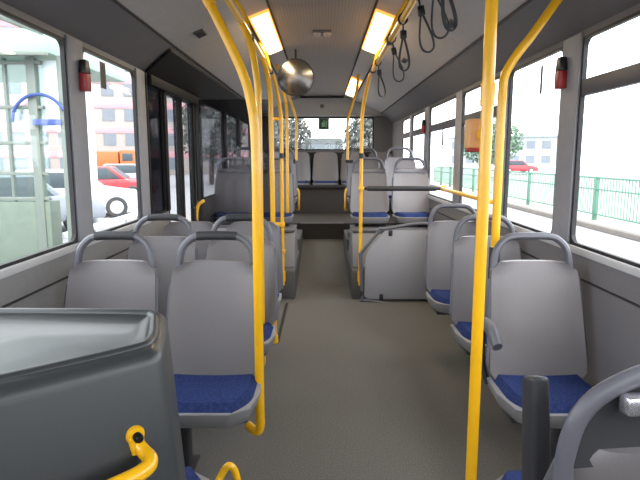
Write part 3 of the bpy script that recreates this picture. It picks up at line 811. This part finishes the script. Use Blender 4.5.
# cars
def car(name, label, color, loc, rz, L=4.2, H=1.42, group=None):
    t = thing(name, label, 'car', loc, rz, group)
    W_ = .84
    def side(prof, w):
        return [(x, -w, z) for x, z in prof], [(x, w, z) for x, z in prof]
    h = L/2
    pr = [(-h, .3), (-h+.05, .62), (-h+.12, .86), (h-1.15, .9), (h-.15, .74), (h, .55), (h-.02, .28)]
    a, c_ = side(pr, W_); MB().prism(a, c_, .05, 3).build('car_body', color, t)
    cb = [(-h+.25, .84), (-h+.75, H), (.35, H), (h-1.05, .86)]
    a, c_ = side(cb, W_-.12); MB().prism(a, c_, .05, 3).build('cabin', color, t)
    sw = [(-h+.46, .90), (-h+.86, H-.07), (.28, H-.07), (h-1.33, .90)]
    a, c_ = side(sw, W_-.108); mb = MB().prism(a, c_, .01); mb.build('side_window', 'carglass', t)
    for e, (p, q) in ((1, (cb[3], cb[2])), (-1, (cb[0], cb[1]))):
        (xa, za), (xb, zb) = p, q
        ua = (xa+(xb-xa)*.15, za+(zb-za)*.15); ub = (xa+(xb-xa)*.88, za+(zb-za)*.88)
        ox = e*.02
        MB().prism([(ua[0]-ox, -.6, ua[1]), (ua[0]+ox, -.6, ua[1]+.01), (ub[0]+ox, -.55, ub[1]), (ub[0]-ox, -.55, ub[1]-.01)],
                   [(ua[0]-ox, .6, ua[1]), (ua[0]+ox, .6, ua[1]+.01), (ub[0]+ox, .55, ub[1]), (ub[0]-ox, .55, ub[1]-.01)]).build('windscreen' if e > 0 else 'rear_window', 'carglass', t)
    for x in (-h+.78, h-.85):
        for s in (-1, 1):
            m4 = Matrix.Translation((x, s*(W_-.06), .31)) @ Matrix.Rotation(PI/2*-s, 4, 'X')
            wh = MB().lathe([(0, -.09), (.27, -.09), (.31, -.06), (.31, .07), (.28, .10), (.2, .10), (0, .09)], 24, m4).build('wheel', 'tyre', t)
            MB().lathe([(0, .125), (.08, .12), (.19, .108), (.20, .095), (0, .09)], 20, m4).build('hubcap', 'hub', wh)
    for s in (-1, 1):
        MB().box(h-.09, h+.005, s*.62-.13, s*.62+.13, .56, .68, .02).build('headlamp', 'sill', t)
        MB().box(-h-.005, -h+.08, s*.66-.09, s*.66+.09, .6, .78, .02).build('tail_lamp', 'red', t)
    return t
car('parked_car', 'white car on the left street with a dark wheel and bright hubcap', 'carwhite', (-7.6, 16.6, GZ), math.radians(24))
car('parked_car', 'red car behind the white car on the left street', 'carred', (-9.2, 23.3, GZ), math.radians(12))
car('parked_car', 'silver car far behind the red car on the left street', 'carsilver', (-11.5, 33, GZ), math.radians(20))
car('parked_car', 'pale silver car nearer the left pavement beside the glazed kiosk', 'carsilver', (-7.2, 12.4, GZ), math.radians(60))
for i, (x, y, c, lb) in enumerate(((30, 36, 'carsilver', 'silver car parked across the road, seen through the nearest right window'), (36, 38, 'carblue', 'blue car parked across the road, right of the silver one'), (42, 40, 'carwhite', 'white car parked across the road, farthest toward the right edge'),
                                   (21, 60, 'carred', 'red car across the road seen through the second right window'))):
    car('parked_car', lb, c, (x, y, GZ+.1), math.radians(90+random.uniform(-20, 20)) if i < 3 else math.radians(10), group='cars across the road')
# orange lorry on the left
t = thing('lorry', 'small orange lorry far along the left street', 'lorry', (-18.2, 47, GZ), math.radians(15))
MB().box(-2.6, 1.0, -1.1, 1.1, .8, 2.3, .06).build('load_box', 'truck', t)
MB().prism([(1.1, -1.05, .5), (2.7, -1.05, .5), (2.6, -1.05, 1.4), (2.2, -1.05, 2.4), (1.1, -1.05, 2.4)], [(1.1, 1.05, .5), (2.7, 1.05, .5), (2.6, 1.05, 1.4), (2.2, 1.05, 2.4), (1.1, 1.05, 2.4)], .06).build('cab', 'truck', t)
MB().box(1.3, 2.15, -1.07, 1.07, 1.5, 2.15, .03).build('cab_window', 'carglass', t)
for x in (-1.6, 1.9):
    for s in (-1, 1):
        MB().lathe([(0, -.12), (.4, -.12), (.45, 0), (.4, .12), (0, .12)], 20, Matrix.Translation((x, s*.95, .45)) @ Matrix.Rotation(PI/2, 4, 'X')).build('wheel', 'tyre', t)
MB().box(-2.6, 2.6, -.5, .5, .55, .85, .03).build('chassis', 'dark', t)
# vehicle behind the rear window
t = thing('following_van', 'grey-green van standing behind the rear window', 'van', (.08, 28, GZ), 0)
t.scale = (.95, 1, 1.33)
MB().box(-1.0, 1.0, -1.2, 3.2, .45, 2.02, .12, 3).build('van_body', 'cargreen', t)
MB().prism([(-.95, -1.9, .5), (.95, -1.9, .5), (.95, -1.0, .5), (-.95, -1.0, .5)], [(-.9, -1.8, 1.15), (.9, -1.8, 1.15), (.95, -1.0, 1.2), (-.95, -1.0, 1.2)], .08).build('bonnet', 'cargreen', t)
MB().prism([(-.85, -1.42, 1.2), (.85, -1.42, 1.2), (.85, -1.2, 1.2), (-.85, -1.2, 1.2)], [(-.78, -1.24, 1.8), (.78, -1.24, 1.8), (.78, -1.15, 1.8), (-.78, -1.15, 1.8)], .02).build('windscreen', 'carglass', t)
for x in (-.85, .85):
    for y in (-1.0, 2.3): MB().lathe([(0, -.1), (.3, -.1), (.34, 0), (.3, .1), (0, .1)], 18, Matrix.Translation((x, y, .34)) @ Matrix.Rotation(PI/2, 4, 'Y')).build('wheel', 'tyre', t)

# glazed kiosk left of the bus
O = Vector((-3.72, 7.5, GZ+.13))
t = thing('glazed_kiosk', 'pale green glazed kiosk on the pavement outside the front left window', 'kiosk', tuple(O))
Wk = 5.0
MB().box(-Wk, 0, 0, .3, 0, 1.04, .01).build('low_panel', 'kioskpanel', t)
MB().box(-Wk, 0, .03, .05, 1.04, 2.94).build('glazing', 'kioskglass', t, smooth=False)
mb = MB()
for i in range(1, 16): mb.box(-.17-i*.32-.018, -.17-i*.32+.018, .0, .06, 1.04, 2.94, .004)
for z in (1.08, 1.42, 1.83, 2.3, 2.88): mb.box(-Wk, 0, -.005, .06, z-.022, z+.022, .004)
mb.build('glazing_bars', 'kiosk', t)
MB().box(-.19, -.07, -.02, .1, 0, 2.94, .01).build('corner_post', 'kiosk', t)
MB().box(-Wk, -Wk+.1, 2.3, 2.4, 0, 2.94, .01).build('back_post', 'kiosk', t)
MB().box(-Wk, .22, -.25, 2.6, 2.96, 3.26, .02).build('roof_fascia', 'kioskroof', t)
MB().box(-Wk, .22, -.27, -.2, 2.92, 2.97, .01).build('roof_gutter', 'kiosk', t)
MB().tube([(-2.2, -.22, 4.1), (-1.0, -.22, 3.66), (.2, -.22, 3.2)], .05, 8).build('roof_stay', 'kiosk', t)
sg = MB().box(-.08, .3, .1, .14, 2.02, 2.92, .01).build('sign_board', 'signwhite', t)
arc = [(-.03-.36*math.cos(a), -.06, 2.10+.36*math.sin(a)) for a in [PI*i/14 for i in range(13)]]
MB().tube(arc, .022, 8).build('sign_arch', 'signblue', sg)
MB().box(-.12, .26, -.07, -.04, 2.06, 2.14, .004).build('sign_band', 'signblue', sg)
MB().box(.22, .30, -.02, .1, 0, 2.96, .01).build('sign_post', 'kiosk', t)

# low white barrier on the left
t = thing('roadside_barrier', 'low white barrier outside the second left window', 'barrier', (-5.0, 14.5, GZ))
MB().box(-.05, .05, -4.0, 2.0, .20, .33, .03).build('barrier_beam', 'sill', t)
for y in (-3.7, -2.5, -.5, 1.5): MB().box(-.04, .04, y-.05, y+.05, 0, .21, .01).build('barrier_post', 'hub', t)
# street lamp post left (pale vertical post beside the car)
t = thing('street_post', 'thin pale post outside the second left window, beside the red hammer', 'post', (-5.95, 14.4, GZ))
MB().tube([(0, 0, 0), (0, 0, 3.0), (0, 0, 6.0)], [.10, .085, .07], 14).build('post_tube', 'signwhite', t)
MB().lathe([(.10, .35), (.15, .3), (.17, 0)], 16).build('post_base', 'hub', t)

# buildings
def building(label, loc, rz, w, d_, h, nx, nz, m, band=None):
    t = thing('far_building', label, 'building', loc, rz, 'far pale buildings')
    MB().box(-w/2, w/2, -d_/2, d_/2, 0, h, .05).build('facade_block', m, t)
    MB().box(-w/2-.3, w/2+.3, -d_/2-.3, d_/2+.3, h, h+.4, .05).build('roof_edge', 'bld3', t)
    fh = h/nz; fw = w/nx
    if band:
        for kz in range(nz): MB().box(-w/2-.05, w/2+.05, -d_/2-.08, -d_/2, kz*fh+fh-.7, kz*fh+fh-.05, .02).build('facade_band', band, t)
    for kx in range(nx):
        for kz in range(nz):
            x = -w/2+fw*(kx+.5); z = kz*fh+fh*.48
            MB().box(x-fw*.28, x+fw*.28, -d_/2-.06, -d_/2+.05, z-fh*.26, z+fh*.26).build('facade_window', 'bwin', t, smooth=False)
building('long pale building with pink bands far beyond the left street', (-22, 62, GZ), math.radians(15), 30, 8, 15, 14, 6, 'bld1', 'bld2')
building('tall cream building beyond the kiosk on the left', (-50, 44, GZ), math.radians(35), 18, 8, 17, 6, 5, 'bld1', 'bld3')
building('low grey building far across the road on the right', (40, 120, GZ), math.radians(-20), 24, 8, 6, 8, 2, 'bld3')
building('low cream building far across the road, behind the parked cars', (100, 110, GZ), math.radians(-40), 40, 8, 6, 12, 2, 'bld1')
# trees
def tree(label, loc, h, r, m, seed):
    rnd = random.Random(seed)
    t = thing('street_tree', label, 'tree', loc, 0, 'winter trees')
    mb = MB(); mb.tube([(0, 0, 0), (.05, 0, h*.3), (0, .1, h*.6), (0, 0, h*.85)], [.18, .15, .10, .03], 10)
    for i in range(12):
        a = rnd.uniform(0, 2*PI); z = h*rnd.uniform(.3, .7)
        e = Vector((math.cos(a)*r*.8, math.sin(a)*r*.8, z+h*rnd.uniform(.08, .25)))
        mb.tube([(0, .03, z), tuple(e*.5+Vector((0, 0, z*.5+.05))), tuple(e)], [.06, .035, .012], 6, res=3)
    mb.build('trunk', 'bark', t)
    b = bmesh.new()
    for i in range(2600):
        while True:
            p = Vector((rnd.uniform(-1, 1), rnd.uniform(-1, 1), rnd.uniform(-1, 1)))
            if p.length < 1: break
        c = Vector((p.x*r, p.y*r, h*.62+p.z*h*.38)); s = rnd.uniform(.09, .2)
        ax = Vector((rnd.uniform(-1, 1), rnd.uniform(-1, 1), rnd.uniform(-1, 1))).normalized(); bx = ax.orthogonal().normalized(); cx_ = ax.cross(bx)
        b.faces.new([b.verts.new(c+bx*s), b.verts.new(c+cx_*s*.6), b.verts.new(c-bx*s), b.verts.new(c-cx_*s*.6)])
    mb = MB(); mb.bm.free(); mb.bm = b; mb.build('crown', m, t, smooth=False)
for i, (x, y, h, r, lb) in enumerate(((-2.5, 34.5, 4.7, 1.9, 'dark bushy tree behind the rear window, nearest left of the van'), (-7.4, 37, 5.8, 2.4, 'dark bushy tree behind the rear window, farther left'), (2.9, 34.5, 4.5, 1.6, 'dark bushy tree behind the rear window, right of the van'))):
    tree(lb, (x, y, GZ), h, r, 'leaf', i)
tree('green tree across the road seen through the far right windows', (13.5, 45, GZ), 5.0, 2.6, 'leaf2', 9)

# ------------------------------------------------------------------ camera, light
cd = bpy.data.cameras.new('camera'); cam = bpy.data.objects.new('camera', cd); COL.objects.link(cam)
F = 550.0
cd.sensor_width = 36; cd.lens = F/640*36; cd.clip_start = .03; cd.clip_end = 400
pitch = math.atan((240-158)/F)
cam.location = (0, 0, 1.4); cam.rotation_euler = (PI/2-pitch, 0, math.atan(2/F))
scene.camera = cam

w = bpy.data.worlds.new('overcast'); scene.world = w; w.use_nodes = True
nt = w.node_tree; bg = nt.nodes['Background']
tc = nt.nodes.new('ShaderNodeTexCoord'); sx = nt.nodes.new('ShaderNodeSeparateXYZ'); rp_ = nt.nodes.new('ShaderNodeValToRGB')
nt.links.new(tc.outputs['Generated'], sx.inputs['Vector']); nt.links.new(sx.outputs['Z'], rp_.inputs['Fac'])
rp_.color_ramp.elements[0].color = (.92, .95, 1, 1); rp_.color_ramp.elements[1].color = (.95, .97, 1, 1)
nt.links.new(rp_.outputs['Color'], bg.inputs['Color'])
bg.inputs['Strength'].default_value = 5.5
sd = bpy.data.lights.new('sun', 'SUN'); sd.energy = 3.0; sd.angle = math.radians(40); sd.color = (1, .98, .95)
so = bpy.data.objects.new('sun', sd); COL.objects.link(so); so.rotation_euler = (math.radians(40), math.radians(25), 0)
# tube lamps give their own light
for (x, y0, y1, e) in ((-.44, 3.98, 5.3, 10), (.44, 3.98, 5.27, 10), (.44, 7.15, 8.9, 10)):
    ld = bpy.data.lights.new('lamp_tube', 'AREA'); ld.shape = 'RECTANGLE'; ld.size = .09; ld.size_y = y1-y0; ld.energy = e; ld.color = (1, .85, .6)
    lo_ = bpy.data.objects.new('lamp_tube', ld); COL.objects.link(lo_); lo_.location = (x, (y0+y1)/2, 2.35)
scene.view_settings.view_transform = 'Standard'
scene.view_settings.look = 'None'
scene.view_settings.exposure = 0.0
scene.cycles.max_bounces = 10
scene.cycles.transparent_max_bounces = 16
scene.cycles.use_denoising = True
